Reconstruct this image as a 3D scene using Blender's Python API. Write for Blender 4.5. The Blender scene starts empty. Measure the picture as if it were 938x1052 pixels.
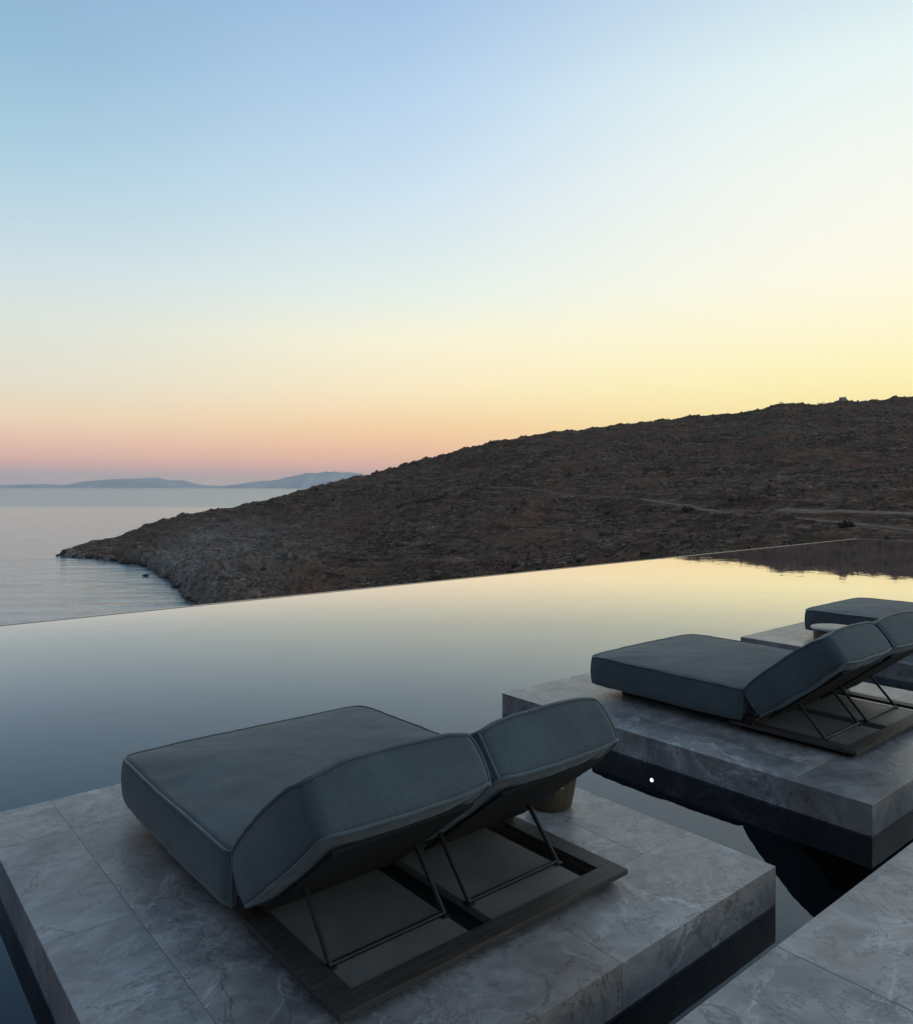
import bpy, bmesh, math, random
import numpy as np
from mathutils import Vector, Matrix

R = math.radians
S = bpy.context.scene
COL = S.collection
H = 1.6                                  # eye height above the terrace, metres

# ------------------------------------------------------------------ camera
cam_d = bpy.data.cameras.new('camera')
cam = bpy.data.objects.new('camera', cam_d); COL.objects.link(cam)
cam.location = (0, 0, H); cam.rotation_euler = (R(90), 0, 0)
cam_d.sensor_fit = 'HORIZONTAL'; cam_d.sensor_width = 36
cam_d.lens = 36 * 789 / 938
cam_d.shift_y = -27 / 938
cam_d.clip_start = 0.05; cam_d.clip_end = 60000
S.camera = cam
S.render.resolution_x, S.render.resolution_y = 913, 1024

# ------------------------------------------------------------------ look
S.view_settings.view_transform = 'Standard'
S.view_settings.look = 'None'
S.view_settings.exposure = 0.0
S.view_settings.gamma = 1.0
S.view_settings.use_curve_mapping = False
S.render.engine = 'CYCLES'
S.cycles.use_denoising = True
S.cycles.max_bounces = 6
S.cycles.diffuse_bounces = 3
S.cycles.glossy_bounces = 4
S.cycles.transparent_max_bounces = 8
S.cycles.volume_bounces = 1
S.cycles.sample_clamp_indirect = 4

def lin(c):
    return tuple(((v/255)/12.92 if v/255 <= .04045 else ((v/255+.055)/1.055)**2.4) for v in c) + (1,)

# ------------------------------------------------------------------ dusk sky (sun just set behind the hill, to the right)
W = bpy.data.worlds.new('World'); S.world = W; W.use_nodes = True
nt = W.node_tree; nt.nodes.clear(); N_, L_ = nt.nodes, nt.links
def wm(op, a, b=None, c=None, clamp=False):
    n = N_.new('ShaderNodeMath'); n.operation = op; n.use_clamp = clamp
    for i, v in enumerate((a, b, c)):
        if v is None: continue
        if isinstance(v, (int, float)): n.inputs[i].default_value = v
        else: L_.new(v, n.inputs[i])
    return n.outputs[0]
tc = N_.new('ShaderNodeTexCoord')
sep = N_.new('ShaderNodeSeparateXYZ'); L_.new(tc.outputs['Generated'], sep.inputs[0])
el = wm('SQRT', wm('MAXIMUM', sep.outputs['Z'], 0.0))
hl = wm('SQRT', wm('MAXIMUM', wm('SUBTRACT', 1.0, wm('MULTIPLY', sep.outputs['Z'], sep.outputs['Z'])), 1e-4))
GAZ = R(52)
cz = wm('DIVIDE', wm('ADD', wm('MULTIPLY', sep.outputs['X'], math.sin(GAZ)), wm('MULTIPLY', sep.outputs['Y'], math.cos(GAZ))), hl)
def ramp(stops):
    r = N_.new('ShaderNodeValToRGB'); L_.new(el, r.inputs[0])
    e = r.color_ramp.elements
    while len(e) > 1: e.remove(e[-1])
    first = True
    for row, c in stops:
        if isinstance(row, str): z = float(row)
        else:
            z = max(0.0, (499 - row) / math.hypot(789, 499 - row))
        p = math.sqrt(z)
        if first: k = e[0]; k.position = p; first = False
        else: k = e.new(p)
        k.color = lin(c)
    return r.outputs[0]
left = ramp([(499, (206, 192, 198)), (490, (212, 190, 190)), (478, (232, 182, 172)), (462, (242, 196, 174)),
             (435, (240, 218, 186)), (400, (229, 223, 206)), (350, (218, 225, 217)), (300, (203, 219, 226)),
             (200, (168, 202, 220)), (100, (144, 182, 209)), (0, (133, 170, 202)), ('0.75', (112, 138, 166)), ('1.0', (106, 117, 130))])
mid = ramp([(499, (232, 190, 178)), (485, (248, 184, 166)), (465, (252, 196, 158)), (440, (254, 212, 162)),
            (400, (253, 234, 193)), (350, (249, 242, 213)), (300, (228, 238, 230)),
            (200, (204, 223, 237)), (100, (181, 208, 234)), (0, (160, 191, 224)), ('0.75', (120, 146, 174)), ('1.0', (106, 117, 130))])
right = ramp([(499, (255, 214, 130)), (470, (255, 226, 142)), (430, (255, 235, 166)), (400, (255, 243, 182)),
              (350, (254, 246, 210)), (300, (250, 247, 228)), (200, (240, 244, 236)),
              (100, (224, 239, 238)), (0, (196, 217, 232)), ('0.75', (128, 152, 178)), ('1.0', (106, 117, 130))])
back = ramp([(499, (122, 112, 116)), (400, (112, 112, 124)), (200, (94, 106, 124)), ('0.75', (86, 100, 118)), ('1.0', (106, 117, 130))])
def mix(f, a, b):
    m = N_.new('ShaderNodeMix'); m.data_type = 'RGBA'; m.clamp_factor = True
    L_.new(f, m.inputs[0]); L_.new(a, m.inputs[6]); L_.new(b, m.inputs[7]); return m.outputs[2]
def mr(v, a, b):
    n = N_.new('ShaderNodeMapRange'); n.interpolation_type = 'SMOOTHSTEP'
    L_.new(v, n.inputs[0]); n.inputs[1].default_value = a; n.inputs[2].default_value = b; return n.outputs[0]
c1 = mix(mr(cz, math.cos(GAZ + R(34)), math.cos(GAZ - R(4))), left, mid)
c2 = mix(mr(cz, math.cos(GAZ - R(-6)), math.cos(GAZ - R(36))), c1, right)
c3 = mix(mr(cz, .02, -.75), c2, back)
bg = N_.new('ShaderNodeBackground'); L_.new(c3, bg.inputs[0]); bg.inputs[1].default_value = 1.08
wo = N_.new('ShaderNodeOutputWorld'); L_.new(bg.outputs[0], wo.inputs[0])

# ------------------------------------------------------------------ helpers
def link(o, parent=None):
    COL.objects.link(o)
    if parent: o.parent = parent
    return o
def tag(o, label=None, cat=None, group=None, kind=None):
    if label: o['label'] = label
    if cat: o['category'] = cat
    if group: o['group'] = group
    if kind: o['kind'] = kind
    return o
def empty(name, loc=(0, 0, 0), rz=0):
    o = bpy.data.objects.new(name, None); link(o); o.location = loc; o.rotation_euler = (0, 0, rz)
    o.empty_display_size = .2
    return o
def mesh_np(name, v, f, mat, parent=None, smooth=False):
    """v: (n,3) array, f: (m,k) array of one polygon size"""
    me = bpy.data.meshes.new(name)
    v = np.asarray(v, np.float32); f = np.asarray(f, np.int32)
    me.vertices.add(len(v)); me.vertices.foreach_set('co', v.ravel())
    me.loops.add(f.size); me.loops.foreach_set('vertex_index', f.ravel())
    me.polygons.add(len(f)); me.polygons.foreach_set('loop_start', np.arange(0, f.size, f.shape[1], dtype=np.int32))
    me.update(calc_edges=True); me.validate()
    me.polygons.foreach_set('use_smooth', np.full(len(me.polygons), smooth))
    me.materials.append(mat)
    return link(bpy.data.objects.new(name, me), parent)

class MB:
    """collects shapes, links them as one mesh object"""
    def __init__(s): s.v = []; s.f = []; s.sm = []; s.t = []
    def add(s, v, f, smooth=False, tid=0.0):
        b = len(s.v); s.v += [tuple(p) for p in v]; s.f += [[b + i for i in q] for q in f]
        s.sm += [smooth] * len(f); s.t += [tid] * len(f)
    def box(s, lo, hi, ch=0.0, tid=0.0):
        bm = bmesh.new(); bmesh.ops.create_cube(bm, size=1)
        for v in bm.verts: v.co = [lo[i] + (v.co[i] + .5) * (hi[i] - lo[i]) for i in range(3)]
        if ch: bmesh.ops.bevel(bm, geom=bm.edges[:], offset=ch, segments=2, affect='EDGES', profile=.6)
        bm.verts.index_update()
        s.add([v.co[:] for v in bm.verts], [[v.index for v in f.verts] for f in bm.faces], False, tid); bm.free()
    def tube(s, pts, r, n=8, closed=False, cap=True):
        P = [Vector(p) for p in pts]; m = len(P); rings = []; up = Vector((0, 0, 1))
        prev = None
        for i in range(m):
            a = P[(i - 1) % m] if closed or i > 0 else P[i]
            b = P[(i + 1) % m] if closed or i < m - 1 else P[i]
            t = (b - a).normalized()
            if prev is None:
                x = t.cross(up)
                if x.length < .1: x = t.cross(Vector((1, 0, 0)))
            else: x = prev - t * prev.dot(t)
            x.normalize(); prev = x; y = t.cross(x)
            rings.append([P[i] + r * (math.cos(2*math.pi*k/n) * x + math.sin(2*math.pi*k/n) * y) for k in range(n)])
        v = [p for q in rings for p in q]; f = []
        for i in range(m if closed else m - 1):
            j = (i + 1) % m
            for k in range(n):
                l = (k + 1) % n
                f.append([i*n+k, i*n+l, j*n+l, j*n+k])
        if cap and not closed:
            f.append(list(range(n))[::-1]); f.append([(m-1)*n+k for k in range(n)])
        s.add(v, f, True)
    def lathe(s, prof, n=48, c=(0, 0, 0)):
        v = []; f = []
        for r, z in prof:
            for k in range(n):
                a = 2*math.pi*k/n; v.append((c[0]+r*math.cos(a), c[1]+r*math.sin(a), c[2]+z))
        for i in range(len(prof)-1):
            for k in range(n):
                l = (k+1) % n; f.append([i*n+k, i*n+l, (i+1)*n+l, (i+1)*n+k])
        f.append(list(range(n))[::-1]); f.append([(len(prof)-1)*n+k for k in range(n)])
        s.add(v, f, True)
    def build(s, name, mat, parent=None, mtx=None):
        me = bpy.data.meshes.new(name)
        v = [mtx @ Vector(p) for p in s.v] if mtx else s.v
        me.from_pydata([tuple(p) for p in v], [], s.f)
        me.polygons.foreach_set('use_smooth', s.sm)
        if any(s.t):
            at = me.attributes.new('tile', 'FLOAT', 'FACE'); at.data.foreach_set('value', s.t)
        bm = bmesh.new(); bm.from_mesh(me); bmesh.ops.recalc_face_normals(bm, faces=bm.faces[:]); bm.to_mesh(me); bm.free()
        if any(s.sm):
            try: me.set_sharp_from_angle(angle=R(50))
            except Exception: pass
        me.materials.append(mat)
        return link(bpy.data.objects.new(name, me), parent)

# numpy value noise
def _h(ix, iy, iz, seed):
    n = (ix.astype(np.int64) * 374761393 + iy.astype(np.int64) * 668265263 + iz.astype(np.int64) * 2147483647 + seed * 974634777) & 0x7fffffff
    n = ((n ^ (n >> 13)) * 1274126177) & 0x7fffffff
    n = (n ^ (n >> 16)) & 0xffff
    return n / 32767.5 - 1.0
def vnoise(x, y, seed=0):
    x = np.asarray(x, float); y = np.asarray(y, float)
    ix = np.floor(x); iy = np.floor(y); fx = x - ix; fy = y - iy
    fx = fx*fx*(3-2*fx); fy = fy*fy*(3-2*fy); z = np.zeros_like(ix)
    a = _h(ix, iy, z, seed); b = _h(ix+1, iy, z, seed); c = _h(ix, iy+1, z, seed); d = _h(ix+1, iy+1, z, seed)
    return (a*(1-fx)+b*fx)*(1-fy) + (c*(1-fx)+d*fx)*fy
def fbm(x, y, octv=4, seed=0, gain=.5):
    s = 0; a = 1; t = 0
    for k in range(octv):
        s = s + a * vnoise(x * 2**k + 17.3*k, y * 2**k + 9.1*k, seed + k); t += a; a *= gain
    return s / t

# ------------------------------------------------------------------ materials
def mat(name):
    m = bpy.data.materials.new(name); m.use_nodes = True
    t = m.node_tree; b = t.nodes['Principled BSDF']; return m, t, b
def nd(t, typ, **kw):
    n = t.nodes.new(typ)
    for k, v in kw.items():
        if k in n.inputs: n.inputs[k].default_value = v
        else: setattr(n, k, v)
    return n
def noise(t, vec, scale, detail=4, rough=.55, dist=0, w=None):
    n = nd(t, 'ShaderNodeTexNoise', Scale=scale, Detail=detail, Roughness=rough, Distortion=dist)
    if w is not None:
        n.noise_dimensions = '4D'; t.links.new(w, n.inputs['W'])
    if vec is not None: t.links.new(vec, n.inputs['Vector'])
    return n
def cramp(t, src, stops, interp='LINEAR'):
    r = t.nodes.new('ShaderNodeValToRGB'); t.links.new(src, r.inputs[0]); e = r.color_ramp.elements
    r.color_ramp.interpolation = interp
    while len(e) > 1: e.remove(e[-1])
    for i, (p, c) in enumerate(stops):
        k = e[0] if i == 0 else e.new(p)
        k.position = p; k.color = (c if isinstance(c, tuple) else (c, c, c)) + (1,)
    return r.outputs[0]
def mixc(t, f, a, b, mode='MIX'):
    m = t.nodes.new('ShaderNodeMix'); m.data_type = 'RGBA'; m.blend_type = mode
    for i, v in ((0, f), (6, a), (7, b)):
        if isinstance(v, (int, float)): m.inputs[i].default_value = v
        elif isinstance(v, tuple): m.inputs[i].default_value = v + (1,)
        else: t.links.new(v, m.inputs[i])
    return m.outputs[2]
def bump(t, b, h, strength, distance):
    n = nd(t, 'ShaderNodeBump', Strength=strength, Distance=distance)
    t.links.new(h, n.inputs['Height']); t.links.new(n.outputs[0], b.inputs['Normal']); return n

def stone_mat(name, k=1.0):
    m, t, b = mat(name); tcn = nd(t, 'ShaderNodeTexCoord'); v = tcn.outputs['Object']
    at = nd(t, 'ShaderNodeAttribute', attribute_name='tile'); w = at.outputs['Fac']
    cl = noise(t, v, 1.3, 8, .66, 1.6, w)
    fine = noise(t, v, 8.0, 9, .74, .8, w)
    mp = nd(t, 'ShaderNodeMapping'); mp.inputs['Scale'].default_value = (1.0, 1.7, 1.5); mp.inputs['Rotation'].default_value = (0, 0, .5); t.links.new(v, mp.inputs[0])
    strk = noise(t, mp.outputs[0], 2.4, 7, .68, 2.4, w)
    base = cramp(t, cl.outputs[0], [(.30, (.10*k, .103*k, .112*k)), (.45, (.175*k, .178*k, .186*k)), (.56, (.24*k, .238*k, .238*k)), (.72, (.34*k, .338*k, .335*k))])
    base = mixc(t, .6, base, cramp(t, strk.outputs[0], [(.28, .26), (.5, .5), (.72, .80)]), 'OVERLAY')
    base = mixc(t, .5, base, cramp(t, fine.outputs[0], [(.3, .34), (.5, .5), (.7, .70)]), 'OVERLAY')
    warm = noise(t, v, .9, 3, .5, .4, w)
    base = mixc(t, cramp(t, warm.outputs[0], [(.42, 0.0), (.64, .6)]), base, mixc(t, cramp(t, strk.outputs[0], [(.35, 0.0), (.65, 1.0)]), (.15*k, .125*k, .105*k), (.31*k, .27*k, .235*k)))
    # pale veins, sparse and broken
    wz = noise(t, v, 1.15, 8, .62, 1.5, w)
    v1 = cramp(t, wz.outputs[0], [(.474, 0.0), (.490, .25), (.4965, 1.0), (.502, 1.0), (.508, .3), (.526, 0.0)])
    msk = cramp(t, noise(t, v, 1.5, 4, .6, .5, w).outputs[0], [(.47, 0.0), (.60, .8)])
    base = mixc(t, mixc(t, 1.0, v1, msk, 'MULTIPLY'), base, (.46*min(k, 1.4), .465*min(k, 1.4), .475*min(k, 1.4)))
    wz2 = noise(t, v, 2.2, 7, .7, 3.4, w)
    v2 = cramp(t, wz2.outputs[0], [(.480, 0.0), (.5, .6), (.52, 0.0)])
    base = mixc(t, mixc(t, 1.0, v2, cramp(t, noise(t, v, 1.1, 2, .5, 0, w).outputs[0], [(.48, 0.0), (.64, 1.0)]), 'MULTIPLY'), base, (.40*k, .41*k, .425*k))
    wz3 = noise(t, v, 1.9, 6, .64, 1.6, w)
    v3 = cramp(t, wz3.outputs[0], [(.488, 0.0), (.5, .7), (.510, 0.0)])
    base = mixc(t, v3, base, (.055*k, .055*k, .062*k))
    t.links.new(base, b.inputs['Base Color'])
    rg = cramp(t, fine.outputs[0], [(.3, .26), (.7, .46)]); t.links.new(rg, b.inputs['Roughness'])
    b.inputs['Specular IOR Level'].default_value = .5
    bump(t, b, fine.outputs[0], .35, .004)
    return m
M_stone = stone_mat('grey_marble', 1.45)
M_deck = stone_mat('deck_marble', 1.8)

def fabric(name, c, r=.85):
    m, t, b = mat(name); v = nd(t, 'ShaderNodeTexCoord').outputs['Object']
    n1 = noise(t, v, 3.0, 4, .6, .3); n2 = noise(t, v, 420, 2, .5)
    base = mixc(t, cramp(t, n1.outputs[0], [(.3, 0.0), (.7, 1.0)]), tuple(x*.82 for x in c), tuple(x*1.2 for x in c))
    nw = noise(t, v, 95, 3, .7); base = mixc(t, .5, base, cramp(t, nw.outputs[0], [(.3, .36), (.7, .64)]), 'OVERLAY')
    t.links.new(base, b.inputs['Base Color']); b.inputs['Roughness'].default_value = r
    b.inputs['Sheen Weight'].default_value = .25; b.inputs['Sheen Roughness'].default_value = .4
    b.inputs['Specular IOR Level'].default_value = .3
    n3 = noise(t, v, 4.5, 4, .55, .8)
    b1 = nd(t, 'ShaderNodeBump', Strength=.3, Distance=.016); t.links.new(n3.outputs[0], b1.inputs['Height'])
    b2 = nd(t, 'ShaderNodeBump', Strength=.3, Distance=.001); t.links.new(n2.outputs[0], b2.inputs['Height'])
    t.links.new(b1.outputs[0], b2.inputs['Normal']); t.links.new(b2.outputs[0], b.inputs['Normal'])
    return m
M_fab = fabric('teal_grey_fabric', (.088, .120, .132))
M_pipe = fabric('piping_fabric', (.105, .142, .160), .5)
def simple(name, c, rough=.5, metal=0, ns=12, var=.25, bmp=.2):
    m, t, b = mat(name); v = nd(t, 'ShaderNodeTexCoord').outputs['Object']
    n = noise(t, v, ns, 5, .6)
    base = mixc(t, cramp(t, n.outputs[0], [(.3, 0.0), (.7, 1.0)]), tuple(x*(1-var) for x in c), tuple(x*(1+var) for x in c))
    t.links.new(base, b.inputs['Base Color']); b.inputs['Roughness'].default_value = rough
    b.inputs['Metallic'].default_value = metal
    if bmp: bump(t, b, n.outputs[0], bmp, .003)
    return m
def wood(name, c, axis_scale):
    m, t, b = mat(name); v = nd(t, 'ShaderNodeTexCoord').outputs['Object']
    mp = nd(t, 'ShaderNodeMapping'); mp.inputs['Scale'].default_value = axis_scale; t.links.new(v, mp.inputs[0])
    n = noise(t, mp.outputs[0], 6, 6, .65, .8)
    base = cramp(t, n.outputs[0], [(.3, tuple(x*.55 for x in c)), (.5, c), (.72, tuple(x*1.5 for x in c))])
    t.links.new(base, b.inputs['Base Color']); b.inputs['Roughness'].default_value = .6
    bump(t, b, n.outputs[0], .3, .002); return m
M_frame = wood('weathered_dark_teak', (.056, .049, .044), (1, 9, 9))
M_panel = simple('grey_board', (.19, .182, .172), .55, 0, 5, .18, .1)
M_undershade = simple('undershade_black', (.007, .007, .008), .8)  # near-black colour stands in for the shade beneath the bed
M_metal = simple('dark_metal', (.035, .035, .037), .42, .6, 20, .15, 0)
M_tub = wood('bronze_brown_wood', (.085, .062, .038), (5, 5, 1))
M_top = simple('pale_stone_top', (.36, .33, .32), .4, 0, 6, .1, 0)
M_under = simple('pool_lining', (.006, .008, .010), .6)
M_wall = simple('render_wall', (.16, .15, .14), .8, 0, 3, .2, .2)

# ------------------------------------------------------------------ terrace frame of reference
U1 = Vector((.7682, .6402, 0)); U2 = Vector((-.6402, .7682, 0)); ANG = math.atan2(.6402, .7682)
ORG = Vector((-.3592 * H, 1.0195 * H, 0))
MT = Matrix.Translation(ORG) @ Matrix.Rotation(ANG, 4, 'Z')
def ab(a, b, z=0):                        # terrace coordinates (metres) to world
    return ORG + U1 * a + U2 * b + Vector((0, 0, z))
ZW = -.16                                 # pool water level
PITCH = 2.162 * H
SLW, SLL = 1.56 * H, 1.69 * H
PA0, PA1, PB0, PB1 = -14.0, 16.25 * H, -.176 * H, 5.91 * H

# ------------------------------------------------------------------ pool
m, t, b = mat('pool_water'); t.nodes.remove(b)
v = nd(t, 'ShaderNodeTexCoord').outputs['Object']
n1 = noise(t, v, 1.3, 3, .5); n2 = noise(t, v, 6.5, 2, .5)
ad = nd(t, 'ShaderNodeMath', operation='MULTIPLY_ADD'); t.links.new(n2.outputs[0], ad.inputs[0]); ad.inputs[1].default_value = .22; t.links.new(n1.outputs[0], ad.inputs[2])
bp = nd(t, 'ShaderNodeBump', Strength=1.0, Distance=.0013); t.links.new(ad.outputs[0], bp.inputs['Height'])
fr = nd(t, 'ShaderNodeFresnel', IOR=1.33); t.links.new(bp.outputs[0], fr.inputs['Normal'])
gl = nd(t, 'ShaderNodeBsdfGlossy', Roughness=.02); t.links.new(bp.outputs[0], gl.inputs['Normal']); t.links.new(cramp(t, fr.outputs[0], [(.1, (.78, .87, 1.0)), (.33, (.79, .87, 1.0)), (.42, (.93, .93, 1.0)), (.55, (1.0, .95, 1.0))]), gl.inputs[0])
tr = nd(t, 'ShaderNodeBsdfTransparent'); tr.inputs[0].default_value = (.50, .62, .70, 1)
mx = nd(t, 'ShaderNodeMixShader'); t.links.new(cramp(t, fr.outputs[0], [(.02,.02),(.05,.06),(.08,.12),(.13,.17),(.2,.27),(.34,.55),(.48,.93),(.6,.995)]), mx.inputs[0]); t.links.new(tr.outputs[0], mx.inputs[1]); t.links.new(gl.outputs[0], mx.inputs[2])
t.links.new(mx.outputs[0], t.nodes['Material Output'].inputs[0])
M_pool = m
q = MB(); q.add([(PA0, PB0, ZW), (PA1, PB0, ZW), (PA1, PB1, ZW), (PA0, PB1, ZW)], [[0, 1, 2, 3]])
o = q.build('pool_water', M_pool, None, MT); tag(o, kind='structure')
q = MB()
q.box((PA0, PB0, -1.62), (PA1, PB1, -1.5))
q.box((PA0, PB0 - .3, -1.62), (PA1, PB0 - .004, -.102))
q.box((PA0, PB1 + .004, -1.6), (PA1, PB1 + .2, ZW - .05))
q.box((PA1 + .004, PB0, -1.6), (PA1 + .2, PB1 + .2, ZW - .05))
q.box((PA0 - .2, PB0, -1.6), (PA0 - .004, PB1, ZW - .05))
o = q.build('pool_basin', M_under, None, MT); tag(o, kind='structure')
# overflow rim
q = MB(); k = 0
x = PA0
while x < PA1 - .1:
    x2 = min(x + 1.6, PA1 + .05); q.box((x, PB1, ZW - .045), (x2 - .004, PB1 + .045, ZW + .006), .002, tid=3.1 + k*.7); x = x2; k += 1
y = PB0
while y < PB1 - .1:
    y2 = min(y + 1.6, PB1 - .003); q.box((PA1, y, ZW - .045), (PA1 + .045, y2 - .004, ZW + .006), .002, tid=5.1 + k*.7); y = y2; k += 1
m, t, b = mat('wet_rim'); b.inputs['Base Color'].default_value = (.30, .29, .28, 1); b.inputs['Roughness'].default_value = .14; b.inputs['IOR'].default_value = 1.7; M_rim = m
o = q.build('pool_rim', M_rim, None, MT); tag(o, kind='structure')
q = MB(); q.box((PA0 - .2, PB1 + .2, -5.2), (PA1 + .45, PB1 + .45, -.6)); q.box((PA1 + .2, -1.0, -5.2), (PA1 + .45, PB1 + .2, -.6))
o = q.build('pool_retaining_wall', M_wall, None, MT)
tag(o, 'rendered retaining wall carrying the infinity edge of the pool above the hillside', 'wall')

# ------------------------------------------------------------------ deck in the foreground
q = MB(); rnd = random.Random(4); k = 0
ja = 1.225 * H; aw = .80 * H
for i in range(-14, 22):
    a0 = ja + i * aw
    if a0 < PA0 or a0 + aw > PA1: continue
    bb = PB0
    for j, bw in enumerate((.62 * H, .8*H, .8*H, .8*H)):
        q.box((a0 + .0008, bb - bw + .0010, -.10), (a0 + aw - .0010, bb - .0010, 0), .0025, tid=rnd.uniform(1, 60)); bb -= bw
o = q.build('pool_deck', M_deck, None, MT); tag(o, kind='structure')
q = MB(); q.box((PA0, PB0 - 3.02*H, -5.2), (PA1, PB0 - .302, -.103)); o = q.build('terrace_base', M_wall, None, MT); tag(o, kind='structure')

# ------------------------------------------------------------------ stone platforms
def platform(i, label):
    rnd = random.Random(11 + i*7)
    e = empty('stone_platform', ab(i * PITCH, 0, 0), ANG)
    tag(e, label, 'platform', 'stone platforms standing in the pool')
    q = MB()
    X = [0, .195, .77, 1.345, 1.56]
    cells = [(0, .92, 0, .265), (.92, 1.56, 0, .265), (0, .195, .265, .85), (0, .195, .85, 1.42), (1.345, 1.56, .265, .85), (1.345, 1.56, .85, 1.42),
             (0, .195, 1.42, 1.69), (.195, .92, 1.42, 1.69), (.92, 1.56, 1.42, 1.69),
             (.195, .77, .265, .85), (.77, 1.345, .265, .85), (.195, .77, .85, 1.42), (.77, 1.345, .85, 1.42)]
    g = .0004
    for a0, a1, b0, b1 in cells:
        q.box((a0*H+g, b0*H+g, -.175), (a1*H-g, b1*H-g, 0), .0018, tid=rnd.uniform(1, 60))
    q.build('stone_top', M_stone, e)
    q = MB(); q.box((.05, .05, -1.5), (SLW - .05, SLL - .05, -.178)); q.build('plinth', M_under, e)
    return e
platform(0, 'grey veined stone platform in the foreground, under the nearest sunbed')
platform(1, 'grey veined stone platform at middle right, under the second sunbed')
platform(2, 'farthest stone platform at the right edge, under the farthest sunbed')

# ------------------------------------------------------------------ cushions
def outline(w, l, r, bow=.008, n=9, seg=26):
    """rounded rectangle, centred, returns list of (x,y,nx,ny)"""
    pts = []
    hx, hy = w/2, l/2
    for cx, cy, a0 in ((hx-r, hy-r, 0), (-hx+r, hy-r, 90), (-hx+r, -hy+r, 180), (hx-r, -hy+r, 270)):
        arc = [(cx + r*math.cos(R(a0 + 90*k/n)), cy + r*math.sin(R(a0 + 90*k/n)), math.cos(R(a0+90*k/n)), math.sin(R(a0+90*k/n))) for k in range(n+1)]
        if pts:
            p = pts[-1]; s = arc[0]
            for k in range(1, seg): 
                f = k/seg; o = bow*math.sin(math.pi*f)
                pts.append((p[0]+(s[0]-p[0])*f + p[2]*o, p[1]+(s[1]-p[1])*f + p[3]*o, p[2], p[3]))
        pts += arc
        if a0 == 270:
            p = pts[-1]; s = pts[0]
            for k in range(1, seg):
                f = k/seg; o = bow*math.sin(math.pi*f)
                pts.append((p[0]+(s[0]-p[0])*f + p[2]*o, p[1]+(s[1]-p[1])*f + p[3]*o, p[2], p[3]))
    return pts
def cushion(name, w, l, th, parent, mtx, r=.045, puff=.018, under=.012, seed=1, wrinkle=.004, skew=0.0, pipes=('top', 'bottom'), corners=((1, -1),), sag=0.0):
    O = outline(w, l, r); n = len(O); V = []; F = []
    ox = np.array([p[0] for p in O]); oy = np.array([p[1] for p in O]); nx = np.array([p[2] for p in O]); ny = np.array([p[3] for p in O])
    arc = np.cumsum(np.hypot(np.diff(ox, prepend=ox[-1]), np.diff(oy, prepend=oy[-1])))
    rings = []
    def skewf(x, y, z): return y + skew * (z/th) * np.clip((-y)/(l/2), 0, 1)
    def seam(top):        # slight scalloping and sagging corners along the seam
        cdist = np.minimum(np.abs(np.abs(ox) - w/2), 9) + np.minimum(np.abs(np.abs(oy) - l/2), 9)
        z = (th if top else 0) + vnoise(arc*7, arc*0 + (3 if top else 8), seed)*.0025 + vnoise(arc*19, arc*0 + (1 if top else 5), seed+9)*.0015
        far = np.exp(-cdist/.07); return z - (far*sag if top else -far*sag*.6)
    zt, zb = seam(True), seam(False)
    caps = 22
    for k in range(1, caps+1):                      # underside, centre -> rim
        s = k/caps; z = zb - under*(1-s**5)
        rings.append((ox*s, oy*s, z*1.0))
    m = 9
    for k in range(1, m):
        f = k/m; bul = .013*math.sin(math.pi*f)**.7 + wrinkle*.2*vnoise(arc*5, arc*0+f*2.0, seed+5)
        rings.append((ox+nx*bul, oy+ny*bul, zb+(zt-zb)*f))
    for k in range(caps, 0, -1):
        s = (k/caps)
        x, y = ox*s, oy*s
        z = zt*s**2 + th*(1-s**2) + puff*(1-s**3.5) + wrinkle*(1-s**12)*(fbm(x*3.1+seed, y*3.1, 3, seed) + .9*s**4*vnoise(arc*11+4*vnoise(arc*3, arc*0, seed), arc*0+s*2.0, seed+2))
        rings.append((x, y, z))
    V = [(x, y, z) for X, Y, Z in rings for x, y, z in zip(X, skewf(X, Y, Z), Z)]
    c0 = len(V); V.append((0, 0, -under)); c1 = len(V); V.append((0, 0, th + puff + wrinkle*float(fbm(np.array([seed]), np.array([0.]), 3, seed)[0])))
    for i in range(len(rings)-1):
        for k in range(n):
            j = (k+1) % n; F.append([i*n+k, i*n+j, (i+1)*n+j, (i+1)*n+k])
    for k in range(n):
        j = (k+1) % n; F.append([c0, j, k]); F.append([c1, (len(rings)-1)*n+k, (len(rings)-1)*n+j])
    q = MB(); q.add(V, F, True); o = q.build(name, M_fab, parent, mtx)
    o.data.attributes.remove(o.data.attributes['sharp_edge']) if 'sharp_edge' in o.data.attributes else None
    p = MB(); pr = .0062
    off = .003
    if 'top' in pipes:
        Z = zt; p.tube([(x+a*off, y+b*off, z) for x, y, z, a, b in zip(ox, skewf(ox, oy, Z), Z, nx, ny)], pr, 7, closed=True)
    if 'bottom' in pipes:
        Z = zb; p.tube([(x+a*off, y+b*off, z) for x, y, z, a, b in zip(ox, skewf(ox, oy, Z), Z, nx, ny)], pr, 7, closed=True)
    for sx, sy in corners:
        i = int(np.argmin((nx - sx*.7071)**2 + (ny - sy*.7071)**2))
        L = []
        for k in range(0, m+1):
            f = k/m; bul = .013*math.sin(math.pi*f)**.7 if 0 < f < 1 else 0
            z = zb[i]+(zt[i]-zb[i])*f
            x_, y_ = ox[i]+nx[i]*(bul+off), oy[i]+ny[i]*(bul+off)
            L.append((x_, float(skewf(np.array(x_), np.array(oy[i]), z)) + ny[i]*(bul+off), z))
        p.tube(L, pr, 7)
    p.build('piping', M_pipe, o, mtx)
    return o

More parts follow.
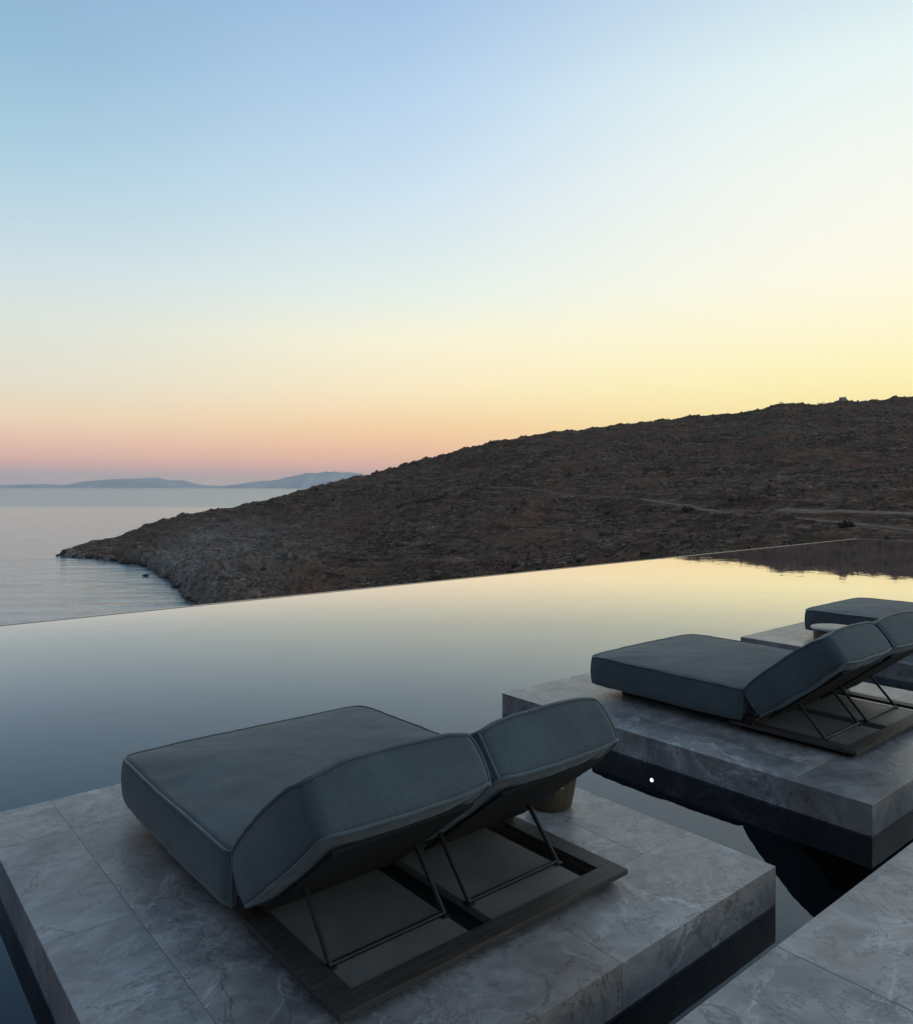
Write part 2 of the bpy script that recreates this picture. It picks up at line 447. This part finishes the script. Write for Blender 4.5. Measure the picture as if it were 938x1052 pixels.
# ------------------------------------------------------------------ loungers
CA, CB = .774, .86
def lx(a): return (a - CA) * H
def ly(b): return (b - CB) * H
def lounger(i, label):
    e = empty('sun_lounger', ab(i*PITCH + CA*H, CB*H, 0), ANG)
    tag(e, label, 'sun lounger', 'double sun loungers on the stone platforms')
    zf0, zf1 = .034, .056
    F = MB(); c = .003
    B1 = 1.31
    F.box((lx(.355), ly(.196), zf0), (lx(1.193), ly(.249), zf1), c)
    F.box((lx(.355), ly(.2495), zf0), (lx(.411), ly(.70), zf1 - .001), c)
    F.box((lx(1.139), ly(.2495), zf0), (lx(1.193), ly(.70), zf1 - .001), c)
    F.box((lx(.4115), ly(.6385), zf0), (lx(1.1385), ly(.70), zf1 - .001), c)
    F.build('base_frame', M_frame, e)
    T = MB(); T.box((lx(.38), ly(.22), .006), (lx(1.17), ly(.665), .012)); 
    for xx in (.40, 1.12):
        for yy in (.24, .60):
            T.box((lx(xx), ly(yy), .0008), (lx(xx) + .05, ly(yy) + .05, .0056))
    T.build('base_shade_sheet', M_undershade, e)  # dark sheet on small feet, added so the base slots look shaded
    for a0, a1 in ((.416, .716), (.786, 1.083)):
        P = MB(); P.box((lx(a0), ly(.2505), .0125), (lx(a1), ly(.638), .046), .002); P.build('base_panel', M_panel, e)
    D = MB(); D.box((lx(.43), ly(.7005), .0008), (lx(1.10), ly(B1), .0725), .002)
    D.box((lx(.40), ly(.668), .0565), (lx(1.130), ly(.70), .0725), .002)
    D.box((lx(.352), ly(.60), .0565), (lx(.372), ly(.675), .118), .002); D.box((lx(1.165), ly(.60), .0565), (lx(1.185), ly(.675), .118), .002)
    D.build('mattress_deck', M_undershade, e)
    # mattress
    w = (1.192 - .333) * H; b0, b1 = .640, 1.425
    Mx = Matrix.Translation((lx((1.192+.333)/2), ly((b0+b1)/2), .073))
    cushion('mattress', w, (b1-b0)*H, .215, e, Mx, r=.06, puff=.024, under=.0, seed=3+i, wrinkle=.008, skew=-.02, pipes=('top',), corners=((-1, -1), (-1, 1)), sag=.012)
    th = R(38.7)
    for k, (a0, a1) in enumerate(((.333, .762), (.772, 1.203))):
        wl = (a1-a0)*H; l = .432*H
        # cushion local: x along width, -y towards the head, z normal
        Mc = Matrix.Translation((lx((a0+a1)/2), ly(.555), .120)) @ Matrix.Rotation(-th, 4, 'X') @ Matrix.Translation((0, -l/2, .004))
        cushion('backrest', wl, l, .217, e, Mc, r=.05, puff=.03, under=.018, seed=20+i*3+k, wrinkle=.005, pipes=('top', 'bottom'),
                corners=((1, -1), (-1, 1)) if k == 0 else ((1, -1), (-1, -1)), sag=.036)
        Bd = MB(); Bd.box((-wl/2 + .06, -l + .08, -.022), (wl/2 - .06, -.02, -.010), .002)
        Bd.build('backrest_board', M_undershade, e, Matrix.Translation((lx((a0+a1)/2), ly(.555), .120)) @ Matrix.Rotation(-th, 4, 'X'))  # shade under the backrest is put into the board's colour
        # folding support bracket
        x0, x1 = ((.418, .712), (.787, 1.086))[k]
        z0 = zf1 - .001
        yb, zt_ = .339, .165*H
        G = MB(); top = lambda x: (lx(x), ly(.448), zt_ - .016)
        bot = lambda x: (lx(x), ly(yb), z0 + .002)
        G.tube([top(x0), bot(x0)], .0095, 8); G.tube([top(x1), bot(x1)], .0095, 8)
        G.tube([(lx(x0) - .005, ly(yb), z0), (lx(x1) + .005, ly(yb), z0)], .0085, 8)
        for x_ in (x0, x1): G.box((lx(x_) - .016, ly(yb) - .02, z0 - .010), (lx(x_) + .016, ly(yb) + .014, z0 - .001), .002)
        G.build('support_bracket', M_metal, e)
    return e
lounger(0, 'nearest double sun lounger, blue grey cushions with both backrests raised, in the foreground')
lounger(1, 'second double sun lounger at middle right, its raised backrests cut by the picture edge')
lounger(2, 'farthest double sun lounger at the right edge, only its flat foot end showing')

# ------------------------------------------------------------------ side tables
def side_table(x, y, label, rz):
    e = empty('side_table', (x, y, 0), rz); tag(e, label, 'side table', 'tapered side tables beside the loungers')
    q = MB(); q.lathe([(.10, .0008), (.108, .012), (.118, .06), (.136, .17), (.150, .25), (.156, .31), (.158, .345), (.155, .355)], 56); q.build('base', M_tub, e)
    q = MB(); q.lathe([(.155, .3555), (.173, .357), (.176, .359), (.176, .366), (.173, .368)], 56); q.build('table_top', M_top, e)
    q = MB()
    q.box((-.028, -.1415, .130), (.028, -.123, .139), .002)
    q.build('handle_slot', M_top, e)
    return e
p = ab(1.392*H, .650*H); side_table(p.x, p.y, 'tapered brown side table standing behind the nearest lounger backrest', R(8))
p = ab(1.36*H + PITCH, .72*H); side_table(p.x, p.y, 'pale topped side table half hidden between the second and farthest loungers', R(8)).scale = (1, 1, 1.28)

# pool light on the side of the second plinth
e = empty('pool_light', ab(PITCH + .047, .843*H, -.28), ANG); tag(e, 'small white underwater lamp glowing in the dark channel between platforms', 'lamp')
m, t, b = mat('lamp_glow'); b.inputs['Emission Color'].default_value = (1, .97, .9, 1); b.inputs['Emission Strength'].default_value = 3.5; M_glow = m
q = MB(); q.lathe([(.019, 0), (.020, .004), (.020, .010)], 24)
q.build('bezel', M_metal, e, Matrix.Rotation(R(-90), 4, 'Y'))
q = MB(); q.lathe([(.012, .0105), (.011, .014), (.006, .017)], 24)
q.build('lens', M_glow, e, Matrix.Rotation(R(-90), 4, 'Y'))

# ------------------------------------------------------------------ sea
SEA = -35.0
m, t, b = mat('sea_water')
g = nd(t, 'ShaderNodeNewGeometry').outputs['Position']
mp = nd(t, 'ShaderNodeMapping'); mp.inputs['Scale'].default_value = (.35, 1.0, 1); mp.inputs['Rotation'].default_value = (0, 0, R(-14)); t.links.new(g, mp.inputs[0])
w1 = noise(t, mp.outputs[0], .09, 5, .55, .6); w2 = noise(t, mp.outputs[0], .9, 3, .6, .3)
ad = nd(t, 'ShaderNodeMath', operation='MULTIPLY_ADD'); t.links.new(w2.outputs[0], ad.inputs[0]); ad.inputs[1].default_value = .12; t.links.new(w1.outputs[0], ad.inputs[2])
bp = bump(t, b, ad.outputs[0], .7, 1.8)
mp2 = nd(t, 'ShaderNodeMapping'); mp2.inputs['Scale'].default_value = (.0004, .0016, 1); t.links.new(g, mp2.inputs[0])
st = noise(t, mp2.outputs[0], 1.0, 3, .5)
sy = nd(t, 'ShaderNodeSeparateXYZ'); t.links.new(g, sy.inputs[0])
yn = nd(t, 'ShaderNodeMath', operation='MULTIPLY_ADD'); t.links.new(st.outputs[0], yn.inputs[0]); yn.inputs[1].default_value = 420; t.links.new(sy.outputs['Y'], yn.inputs[2])
yr = nd(t, 'ShaderNodeMapRange'); t.links.new(yn.outputs[0], yr.inputs[0])
for i_, v_ in enumerate((1380, 1620, .14, .27)): yr.inputs[i_+1].default_value = v_
t.links.new(yr.outputs[0], b.inputs['Roughness'])
b.inputs['Base Color'].default_value = (.24, .36, .42, 1); b.inputs['IOR'].default_value = 1.5
M_sea = m
n = 96; rr = [5, 60, 200, 600, 2000, 6000, 18000]
V = [(0, 0, SEA)]; F = []
for r_ in rr:
    for k in range(n): V.append((r_*math.cos(2*math.pi*k/n), r_*math.sin(2*math.pi*k/n), SEA))
for k in range(n): F.append([0, 1+k, 1+(k+1) % n])
for i in range(len(rr)-1):
    for k in range(n): F.append([1+i*n+k, 1+(i+1)*n+k, 1+(i+1)*n+(k+1) % n, 1+i*n+(k+1) % n])
me = bpy.data.meshes.new('sea'); me.from_pydata(V, [], F); me.materials.append(M_sea)
o = link(bpy.data.objects.new('sea', me)); tag(o, kind='structure')

# ------------------------------------------------------------------ hillside
def xt(x): return (x - 469) / 789
C = [  # x, Yfront, zfront, Yridge, ridge row, exponent, cliff
 (-40, 395, -42, 400, 600, 1.0, 0), (44, 397, -40, 401, 581, 1.0, 0), (58, 398, -36.4, 404, 571.5, 1.0, 0), (75, 390, -36, 425, 561.5, .8, 2.5), (93, 384, -36, 440, 555.5, .8, 4),
 (120, 370, -36, 455, 550.5, .8, 5), (142, 356, -36, 465, 542, .8, 6), (160, 326, -36, 475, 535.5, .85, 7), (185, 268, -36, 485, 529, .9, 8),
 (215, 208, -36, 490, 525, .95, 8), (260, 169, -35.6, 500, 518, 1.05, 7), (300, 144, -35, 510, 508, 1.1, 5), (340, 135, -34.5, 520, 497, 1.2, 3),
 (380, 130, -33, 530, 488, 1.3, 0), (432, 125, -31, 540, 471.5, 1.4, 0), (470, 122, -29, 548, 464, 1.45, 0), (510, 120, -27, 555, 453, 1.5, 0), (545, 120, -25, 560, 447, 1.5, 0), (600, 118, -22, 570, 441, 1.6, 0), (640, 118, -20, 575, 436, 1.6, 0),
 (700, 118, -18, 585, 429, 1.6, 0), (750, 119, -16, 592, 425, 1.6, 0), (780, 120, -15, 596, 420, 1.6, 0), (800, 120, -14, 600, 414.5, 1.6, 0), (835, 121, -13, 605, 416, 1.6, 0), (866, 122, -12, 608, 413, 1.6, 0), (938, 125, -11, 620, 408, 1.6, 0),
 (1100, 130, -9, 640, 400, 1.6, 0), (1500, 140, -6, 680, 392, 1.6, 0), (2400, 150, -2, 720, 388, 1.6, 0)]
C = np.array(C, float); CT = xt(C[:, 0])
TRK = []
def terrain(T, Y, detail=True):
    T = np.asarray(T, float); Y = np.asarray(Y, float)
    Yf, zf, Yr, pr, ex, cl = [np.interp(T, CT, C[:, k]) for k in range(1, 7)]
    X = T*Y
    # wobble of the shoreline
    Yf2 = Yf + fbm(X/22, Y/30, 5, 40, .6) * np.interp(T, [xt(60), xt(110), xt(180), xt(300), xt(380)], [1.0, 12, 26, 22, 3])
    zr = H + Yr*(499-pr)/789
    u = np.clip((Y-Yf2)/(Yr-Yf2), 0, 1)
    z = zf + (zr-zf)*u**ex
    z = z + .6*cl*np.clip(u/.09, 0, 1)*(1-u)
    back = np.clip((Y-Yr)/np.interp(T, [xt(58), xt(110), xt(200), xt(400)], [22, 60, 170, 420]), 0, 1.2)
    z = np.where(Y > Yr, zr - (zr+45)*back**np.interp(T, [xt(58), xt(300)], [1.0, 1.35])*np.interp(T, [xt(500), xt(900)], [1, .55]), z)
    # slope between terrace and valley / sea
    zn = np.interp(T, [xt(-200), xt(300), xt(400), xt(700)], [-46, -40, -33, -20])
    near = np.clip((Y-13)/(np.minimum(Yf2, 95)-13), 0, 1)
    zz = -6 + (np.minimum(zf, zn)+6)*near**.8
    z = np.where(Y < Yf2, np.where(T < xt(330), np.where(Y < 95, zz, zf-4), -6 + (zf+6)*np.clip((Y-13)/(Yf2-13), 0, 1)**.9), z)
    if detail:
        tip = np.interp(T, [xt(58), xt(75), xt(130)], [.12, .3, 1])
        land = np.clip((Y-Yf2)/12, 0, 1)
        ridgefade = 1 - .65*np.exp(-((Y-Yr)/50)**2)
        big = fbm(X/46, Y/60, 3, 3)*4.0*np.clip((Y-Yf2)/60, 0, 1)*ridgefade
        gul = -np.abs(fbm((X+.5*Y)/36, (Y-.3*X)/90, 3, 9))*3.0*np.clip((Y-Yf2)/60, 0, 1)*ridgefade
        midn = fbm(X/9, Y/11, 4, 5)*1.5*np.clip((Y-Yf2)/20+.2, 0, 1)
        sm = fbm(X/2.3, Y/2.6, 3, 7)*.45
        # faint ledges (old terracing) that run along the slope
        led = ((z/3.3 + fbm(X/60, Y/60, 2, 12)*1.2) % 1.0)
        led = (led**5)*1.7*np.clip((Y-Yf2-20)/60, 0, 1)
        rocky = np.clip(1-(z-SEA-1)/17, 0, 1)*np.where(T < xt(330), 1, 0)*np.clip((Y-Yf2)/4+.4, 0, 1)*np.interp(T, [xt(66), xt(150)], [0, 1])
        rk = (1-np.abs(fbm((X-.6*Y)/7, (Y+.3*X)/16, 4, 21))*2.4)*3.4*rocky*(1-.9*u) + np.abs(fbm(X/2.0, Y/3.0, 2, 22))*1.6*rocky*(1-.8*u)
        calm = np.ones_like(z)
        for xs_, ys_, w_ in TRK:
            for x_, y_ in zip(xs_[::3], ys_[::3]):
                calm = np.minimum(calm, np.clip(((X-x_)**2 + (Y-y_)**2)/(w_*.5+7)**2, .04, 1))
        z = z + land*tip*calm*(big + gul + midn + sm + led) + rk*np.clip((Y - Yf2 + 5)/16, 0, 1)*ridgefade
        z = np.where(Y < Yf2-5, z + fbm(X/9, Y/9, 3, 8)*.8*np.clip((Y-20)/20, 0, 1)*np.where(Y < 90, 1, 0), z)
    return z
def off_track(P, rad):
    keep = np.ones(len(P), bool)
    for xs, ys, w in TRK:
        for x_, y_ in zip(xs[::2], ys[::2]): keep &= (P[:, 0]-x_)**2 + (P[:, 1]-y_)**2 > (w*.5+1.2)**2
    return P[keep], rad[keep]
def on_hill(x, row, y0=100, smooth=False):      # the point of the slope seen at this bearing and dip
    Ys = np.linspace(y0, 640, 2400); z = terrain(np.full_like(Ys, xt(x)), Ys, False)
    rws = 499 + 789*(H - z)/Ys
    k = int(np.argmax(rws <= row)); return Vector((xt(x)*Ys[k], Ys[k], float(z[k] if smooth else terrain(xt(x), Ys[k]))))
def lay_track(pts, w):
    P = [on_hill(*p, smooth=True) for p in pts]; L = []
    for a, b_ in zip(P[:-1], P[1:]):
        n = max(2, int((b_-a).length/1.5))
        for k in range(n): L.append(a.lerp(b_, k/n))
    L.append(P[-1]); xs = np.array([p.x for p in L]); ys = np.array([p.y for p in L]); ker = np.ones(21)/21
    TRK.append((np.convolve(np.pad(xs, 10, 'edge'), ker, 'valid'), np.convolve(np.pad(ys, 10, 'edge'), ker, 'valid'), w))
lay_track([(655, 512), (700, 519), (740, 526.5), (790, 531), (830, 534), (880, 538), (938, 545), (990, 550)], 2.6)
lay_track([(498, 500), (520, 501), (545, 502), (563, 506), (600, 509), (655, 512)], 1.5)
lay_track([(790, 524), (830, 526), (880, 527), (938, 528), (1000, 528)], 6.0)
cols = np.concatenate([np.linspace(-1.8, xt(-30), 40, endpoint=False), np.linspace(xt(-30), xt(42), 20, endpoint=False),
                       np.linspace(xt(42), xt(990), 800, endpoint=False), np.linspace(xt(990), 2.4, 160)])
rows = np.concatenate([np.linspace(8, 90, 40, endpoint=False), np.geomspace(90, 640, 640, endpoint=False), np.geomspace(640, 1300, 60)])
TT, YY = np.meshgrid(cols, rows)
ZZ = terrain(TT, YY)
V = np.stack([TT*YY, YY, ZZ], -1).reshape(-1, 3)
nr, nc = TT.shape
idx = np.arange(nr*nc).reshape(nr, nc)
F = np.stack([idx[:-1, :-1], idx[:-1, 1:], idx[1:, 1:], idx[1:, :-1]], -1).reshape(-1, 4)
zq = ZZ.reshape(-1)[F].max(1)
F = F[zq > SEA - 3]
m, t, b = mat('dry_hillside')
g = nd(t, 'ShaderNodeNewGeometry').outputs['Position']
a1 = noise(t, g, .035, 5, .6, .5); a2 = noise(t, g, .5, 6, .7, .4); a3 = noise(t, g, .16, 4, .6)
base = cramp(t, a2.outputs[0], [(.32, (.048, .037, .028)), (.46, (.105, .079, .061)), (.57, (.165, .122, .096)), (.70, (.36, .285, .235))])
mps = nd(t, 'ShaderNodeMapping'); mps.inputs['Scale'].default_value = (.045, .10, .9); t.links.new(g, mps.inputs[0])
a4 = noise(t, mps.outputs[0], 1.0, 6, .68, .8)
base = mixc(t, .75, base, cramp(t, a4.outputs[0], [(.38, .08), (.5, .5), (.62, .92)]), 'OVERLAY')
base = mixc(t, 1.0, base, (1.14, .99, .88), 'MULTIPLY')
base = mixc(t, cramp(t, a1.outputs[0], [(.48, 0.0), (.58, .75)]), base, (.19, .098, .068))
base = mixc(t, cramp(t, a3.outputs[0], [(.5, 0.0), (.60, .6)]), base, (.040, .040, .026))
sz = nd(t, 'ShaderNodeSeparateXYZ'); t.links.new(g, sz.inputs[0])
def trange(src, a, b_, c=0.0, d=1.0):
    n = nd(t, 'ShaderNodeMapRange'); t.links.new(src, n.inputs[0])
    for i_, v_ in enumerate((a, b_, c, d)): n.inputs[i_+1].default_value = v_
    return n.outputs[0]
# bare grey rock along the western shore
low = trange(sz.outputs['Z'], SEA+2, SEA+20, 1.0, 0.0)
west = trange(sz.outputs['X'], -40, -95, 0.0, 1.0)
mm = nd(t, 'ShaderNodeMath', operation='MULTIPLY'); t.links.new(low, mm.inputs[0]); t.links.new(west, mm.inputs[1])
mm2 = nd(t, 'ShaderNodeMath', operation='MULTIPLY'); t.links.new(mm.outputs[0], mm2.inputs[0]); t.links.new(cramp(t, a3.outputs[0], [(.34, .2), (.5, 1.0)]), mm2.inputs[1])
mm2.use_clamp = True
mm3 = nd(t, 'ShaderNodeMath', operation='MULTIPLY'); t.links.new(mm2.outputs[0], mm3.inputs[0]); t.links.new(trange(sz.outputs['X'], -125, -160, 1.0, 0.0), mm3.inputs[1])
rock = cramp(t, a2.outputs[0], [(.32, (.09, .085, .078)), (.46, (.27, .255, .235)), (.62, (.52, .49, .44))])
base = mixc(t, mm3.outputs[0], base, rock)
# wet, dark rock in the splash zone
wet = trange(sz.outputs['Z'], SEA+.4, SEA+2.0, 1.0, 0.0)
base = mixc(t, wet, base, (.018, .018, .017))
t.links.new(base, b.inputs['Base Color']); b.inputs['Roughness'].default_value = .95; b.inputs['Specular IOR Level'].default_value = .1
bump(t, b, a2.outputs[0], .8, 1.2)
M_hill = m
o = mesh_np('hillside', V, F, M_hill, smooth=False); tag(o, kind='structure')

def hz(X, Y):                                  # ground height at a point
    Y = np.asarray(Y, float); X = np.asarray(X, float)
    return terrain(X/np.maximum(Y, 1), Y)
# tracks on the slope
def track(xs, ys, w, mat_):
    dx, dy = np.gradient(xs), np.gradient(ys); l = np.hypot(dx, dy)+1e-6; nxx, nyy = -dy/l, dx/l
    ww = w*(1+.3*fbm(np.arange(len(xs))/5, xs*0, 2, 5)); V = []
    for q_ in (-1, -.5, 0, .5, 1):
        X_, Y_ = xs+nxx*ww*q_/2, ys+nyy*ww*q_/2
        V.append(np.stack([X_, Y_, hz(X_, Y_) + .30 - .22*abs(q_)], -1))
    V = np.stack(V, 1).reshape(-1, 3); n = len(xs); idx = np.arange(n*5).reshape(n, 5)
    F = np.stack([idx[:-1, :-1], idx[:-1, 1:], idx[1:, 1:], idx[1:, :-1]], -1).reshape(-1, 4)
    o = mesh_np('dirt_track', V, F, mat_); tag(o, kind='structure')
M_track = simple('pale_dirt', (.23, .155, .115), .95, 0, .3, .35, 0)
for xs_, ys_, w_ in TRK: track(xs_, ys_, w_, M_track)

def lump_mesh(name, P, rad, mat_, flat, seed, detail=0, jit=.35):
    bm = bmesh.new(); bmesh.ops.create_icosphere(bm, subdivisions=1+detail, radius=1)
    bv = np.array([v.co[:] for v in bm.verts]); bf = np.array([[v.index for v in f.verts] for f in bm.faces]); bm.free()
    rs = np.random.RandomState(seed); n = len(P)
    sc = np.stack([rad*rs.uniform(.7, 1.4, n), rad*rs.uniform(.7, 1.4, n), rad*flat*rs.uniform(.6, 1.3, n)], -1)
    V = bv[None]*(1+rs.uniform(-jit, jit, (n, len(bv), 1)))*sc[:, None, :]
    a = rs.uniform(0, 6.28, n); ca, sa = np.cos(a)[:, None], np.sin(a)[:, None]
    X_ = V[..., 0]*ca-V[..., 1]*sa; Y_ = V[..., 0]*sa+V[..., 1]*ca
    V = np.stack([X_, Y_, V[..., 2]], -1)+P[:, None, :]
    F = (bf[None]+(np.arange(n)*len(bv))[:, None, None]).reshape(-1, 3)
    return mesh_np(name, V.reshape(-1, 3), F, mat_, smooth=False)
rs = np.random.RandomState(2)
def scatter(n, tx0, tx1, y0, y1, fn):
    T_ = rs.uniform(xt(tx0), xt(tx1), n); Y_ = np.sqrt(rs.uniform(y0**2, y1**2, n))
    z = terrain(T_, Y_); Yr = np.interp(T_, CT, C[:, 3]); Yf = np.interp(T_, CT, C[:, 1])
    k = fn(T_*Y_, Y_, z, Yr, Yf, T_); return np.stack([T_*Y_, Y_, z], -1)[k]
P = scatter(52000, 90, 1010, 112, 640, lambda X, Y, z, Yr, Yf, T: (Y < Yr+12) & (Y > Yf+4) & (z > SEA+7) & (fbm(X/26, Y/20, 3, 55)*1.6+rs.uniform(-.35, .35, len(X)) > .10) & ((z > SEA+24) | (T > xt(330)) | (rs.uniform(0, 1, len(X)) < .3)))
rad = rs.uniform(.25, .70, len(P))*(.60+.5*P[:, 1]/600)*np.where(rs.uniform(0, 1, len(P)) < .05, 2.1, 1)
P, rad = off_track(P, rad)
M_scrub = simple('dry_scrub', (.044, .038, .026), .95, 0, .25, .5, 0)
o = lump_mesh('scrub', P, rad, M_scrub, .7, 5)
tag(o, kind='stuff', label='low dark dry scrub covering the rocky hillside', cat='scrub')
P = scatter(15000, 90, 1010, 112, 640, lambda X, Y, z, Yr, Yf, T: (Y < Yr+6) & (Y > Yf) & (z > SEA+.5) & (((z < SEA+22) & (T < xt(330))) | (rs.uniform(0, 1, len(X)) < .38)))
rad = rs.uniform(.15, .5, len(P))*(.7+.5*P[:, 1]/600)*np.where(rs.uniform(0, 1, len(P)) < .04, 2.3, 1)
P, rad = off_track(P, rad)
Q = scatter(90000, 60, 330, 140, 470, lambda X, Y, z, Yr, Yf, T: (z > SEA-1.0) & (z < SEA+2.2) & (Y < Yr) & (fbm(X/8, Y/8, 2, 91) > -.15))[:2600]
P = np.concatenate([P, Q]); rad = np.concatenate([rad, rs.uniform(.3, 1.25, len(Q))**1.3])
M_rock = simple('field_stone', (.24, .195, .165), .9, 0, .4, .4, 0)
o = lump_mesh('loose_stones', P, rad, M_rock, .65, 6, jit=.3)
tag(o, kind='stuff', label='loose grey stones strewn over the slope and shore', cat='stones')

# bigger single bushes that can be told apart near the track
M_bush = simple('dark_bush', (.022, .026, .016), .95, 0, .6, .4, 0)
def bush(x, row, r_, label):
    p = on_hill(x, row); rs_ = np.random.RandomState(int(x)); k = 46
    d = rs_.normal(size=(k, 3)); d /= np.linalg.norm(d, axis=1)[:, None]; d[:, 2] = np.abs(d[:, 2])*.8
    P = np.array(p)[None]+d*r_*rs_.uniform(.3, .85, (k, 1))
    o = lump_mesh('bush', P, np.full(k, r_*.30), M_bush, .85, int(x)+1, jit=.45)
    tag(o, label, 'bush', 'dark round bushes by the dirt track')
bush(707, 525, 2.2, 'round dark bush just below the dirt track, the larger of two close together')
bush(724, 529, 1.5, 'smaller dark bush right of the larger one below the track')
bush(752, 518, 1.5, 'lone dark bush above the dirt track in the middle of the slope')
bush(869, 540, 1.9, 'dark bush standing in the pale flat ground near the pool corner')

# dry-stone wall running up the slope, with its dark gully
def hill_wall(pts, h, w, label):
    P = [on_hill(*p) for p in pts]; L = []
    for a, b_ in zip(P[:-1], P[1:]):
        n = max(2, int((b_-a).length/1.2))
        for k in range(n): L.append(a.lerp(b_, k/n))
    xs = np.array([p.x for p in L]); ys = np.array([p.y for p in L]); ker = np.ones(9)/9
    xs = np.convolve(np.pad(xs, 4, 'edge'), ker, 'valid'); ys = np.convolve(np.pad(ys, 4, 'edge'), ker, 'valid')
    dx, dy = np.gradient(xs), np.gradient(ys); l = np.hypot(dx, dy)+1e-6; nx_, ny_ = -dy/l*w/2, dx/l*w/2
    z = hz(xs, ys); hh = h*(1+.3*fbm(np.arange(len(xs))/3, xs*0, 2, 8))
    V = np.stack([np.stack([xs+s*nx_*k2, ys+s*ny_*k2, z+zz], -1) for s, k2, zz in ((-1, 1.3, -.6), (-1, .8, hh), (1, .8, hh), (1, 1.3, -.6))], 1)
    n = len(xs); idx = np.arange(n*4).reshape(n, 4)
    F = np.concatenate([np.stack([idx[:-1, k], idx[:-1, (k+1) % 4], idx[1:, (k+1) % 4], idx[1:, k]], -1) for k in range(4)])
    o = mesh_np('dry_stone_wall', V.reshape(-1, 3), F, M_wallstone); tag(o, label, 'stone wall', 'old dry stone walls on the hillside')
M_wallstone = simple('dark_wall_stone', (.034, .029, .025), .95, 0, .8, .5, 0)
hill_wall([(405, 524), (440, 519), (470, 514), (500, 499), (530, 484), (568, 466)], 1.1, 1.1, 'dark dry stone wall climbing diagonally across the left of the hillside')
hill_wall([(800, 484), (840, 482), (880, 479), (938, 475), (980, 473)], .6, .8, 'long dry stone wall running nearly level across the upper right slope')

# hut on the crest
p = on_hill(866, 414); p = Vector((xt(866)*606, 606, float(terrain(xt(866), 606))))
e = empty('stone_hut', p, R(12)); tag(e, 'tiny pale stone hut on the crest of the hill', 'hut')
M_hut = simple('hut_stone', (.34, .30, .25), .9, 0, 1.2, .25, .3)
q = MB(); q.box((-2.2, -1.6, -1.5), (2.2, 1.6, 2.0), .06); q.build('wall', M_hut, e)
q = MB(); q.box((-2.4, -1.8, 2.003), (.6, 1.8, 2.5), .08); q.box((1.2, -.8, 2.003), (2.0, .4, 3.1), .05); q.build('roof', M_hut, e)

# rocks off the point
M_sea_rock = simple('wet_black_rock', (.03, .03, .029), .7, 0, .8, .4, .6)
def searock(x, Y, r_, hgt, label, seed, k=26, spread=1.0):
    rs_ = np.random.RandomState(seed)
    P = np.stack([xt(x)*Y+rs_.normal(0, r_*.45*spread, k), Y+rs_.normal(0, r_*.35, k), SEA+rs_.uniform(-.4, hgt*.55, k)], -1)
    P[0] = (xt(x)*Y, Y, SEA+hgt*.6)
    o = lump_mesh('sea_rock', P, rs_.uniform(.3, .55, k)*max(hgt*.55, .8), M_sea_rock, .8, seed, jit=.3)
    tag(o, label, 'rock', 'dark rocks in the water off the headland')
searock(66, 400, 1.5, 4.2, 'upright dark rock standing at the very tip of the headland', 31, 30, .35)
searock(59, 400, 1.2, 1.4, 'flat dark rock lowest and farthest left off the headland tip', 32, 30, .9)
searock(150, 310, 1.5, 1.2, 'small black rock lying alone in the bay below the cliffs', 33, 30, .8)
searock(182, 275, 2.2, 1.2, 'dark rock close to the shore of the bay under the pale cliffs', 34, 30, .9)

# ------------------------------------------------------------------ far islands
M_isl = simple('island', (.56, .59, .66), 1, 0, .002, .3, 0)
def island(x0, x1, Y, prof, seed, label):
    n = 160; d = 14
    xs = np.linspace(x0, x1, n); px = [p[0] for p in prof]; ph = [p[1] for p in prof]
    hgt = np.interp(xs, px, ph)*Y/789*(1+.0*xs); V = []
    hgt = hgt*(1+.16*fbm(xs/9, xs*0, 6, seed, .62))
    for j in range(d):
        f = j/(d-1); s = math.sin(math.pi*f)**.8
        V.append(np.stack([xt(xs)*Y, np.full(n, Y + (f-.5)*2400) + 150*fbm(xs/9, xs*0+f, 2, seed+1),
                           SEA - 6 + (hgt+6)*s*(1+.12*fbm(xs/5, xs*0+f*4, 3, seed+3)*(1-abs(2*f-1)**.3 if j != d//2 else 0))], -1))
    V = np.stack(V).reshape(-1, 3); idx = np.arange(n*d).reshape(d, n)
    F = np.stack([idx[:-1, :-1], idx[:-1, 1:], idx[1:, 1:], idx[1:, :-1]], -1).reshape(-1, 4)
    o = mesh_np('distant_island', V, F, M_isl, smooth=True); tag(o, kind='structure')
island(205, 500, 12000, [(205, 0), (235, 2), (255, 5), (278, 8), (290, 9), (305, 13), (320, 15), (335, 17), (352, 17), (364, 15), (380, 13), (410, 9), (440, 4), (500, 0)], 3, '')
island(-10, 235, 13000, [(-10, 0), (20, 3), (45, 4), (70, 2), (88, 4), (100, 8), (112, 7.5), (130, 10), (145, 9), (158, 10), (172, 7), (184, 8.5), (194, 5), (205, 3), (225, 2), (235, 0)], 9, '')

# ------------------------------------------------------------------ haze
m = bpy.data.materials.new('haze'); m.use_nodes = True; t = m.node_tree; t.nodes.remove(t.nodes['Principled BSDF'])
pv = nd(t, 'ShaderNodeVolumePrincipled'); pv.inputs['Color'].default_value = (.985, .985, .99, 1); pv.inputs['Anisotropy'].default_value = .35; pv.inputs['Density'].default_value = 6.5e-5
t.links.new(pv.outputs[0], t.nodes['Material Output'].inputs['Volume'])
bm = bmesh.new(); bmesh.ops.create_cube(bm, size=1)
for v in bm.verts: v.co = (v.co.x*37000, v.co.y*37000, SEA - 12 if v.co.z < 0 else 272)
me = bpy.data.meshes.new('haze'); bm.to_mesh(me); bm.free(); me.materials.append(m)
o = link(bpy.data.objects.new('haze', me)); tag(o, kind='stuff', label='thin evening haze over the sea and islands', cat='haze')
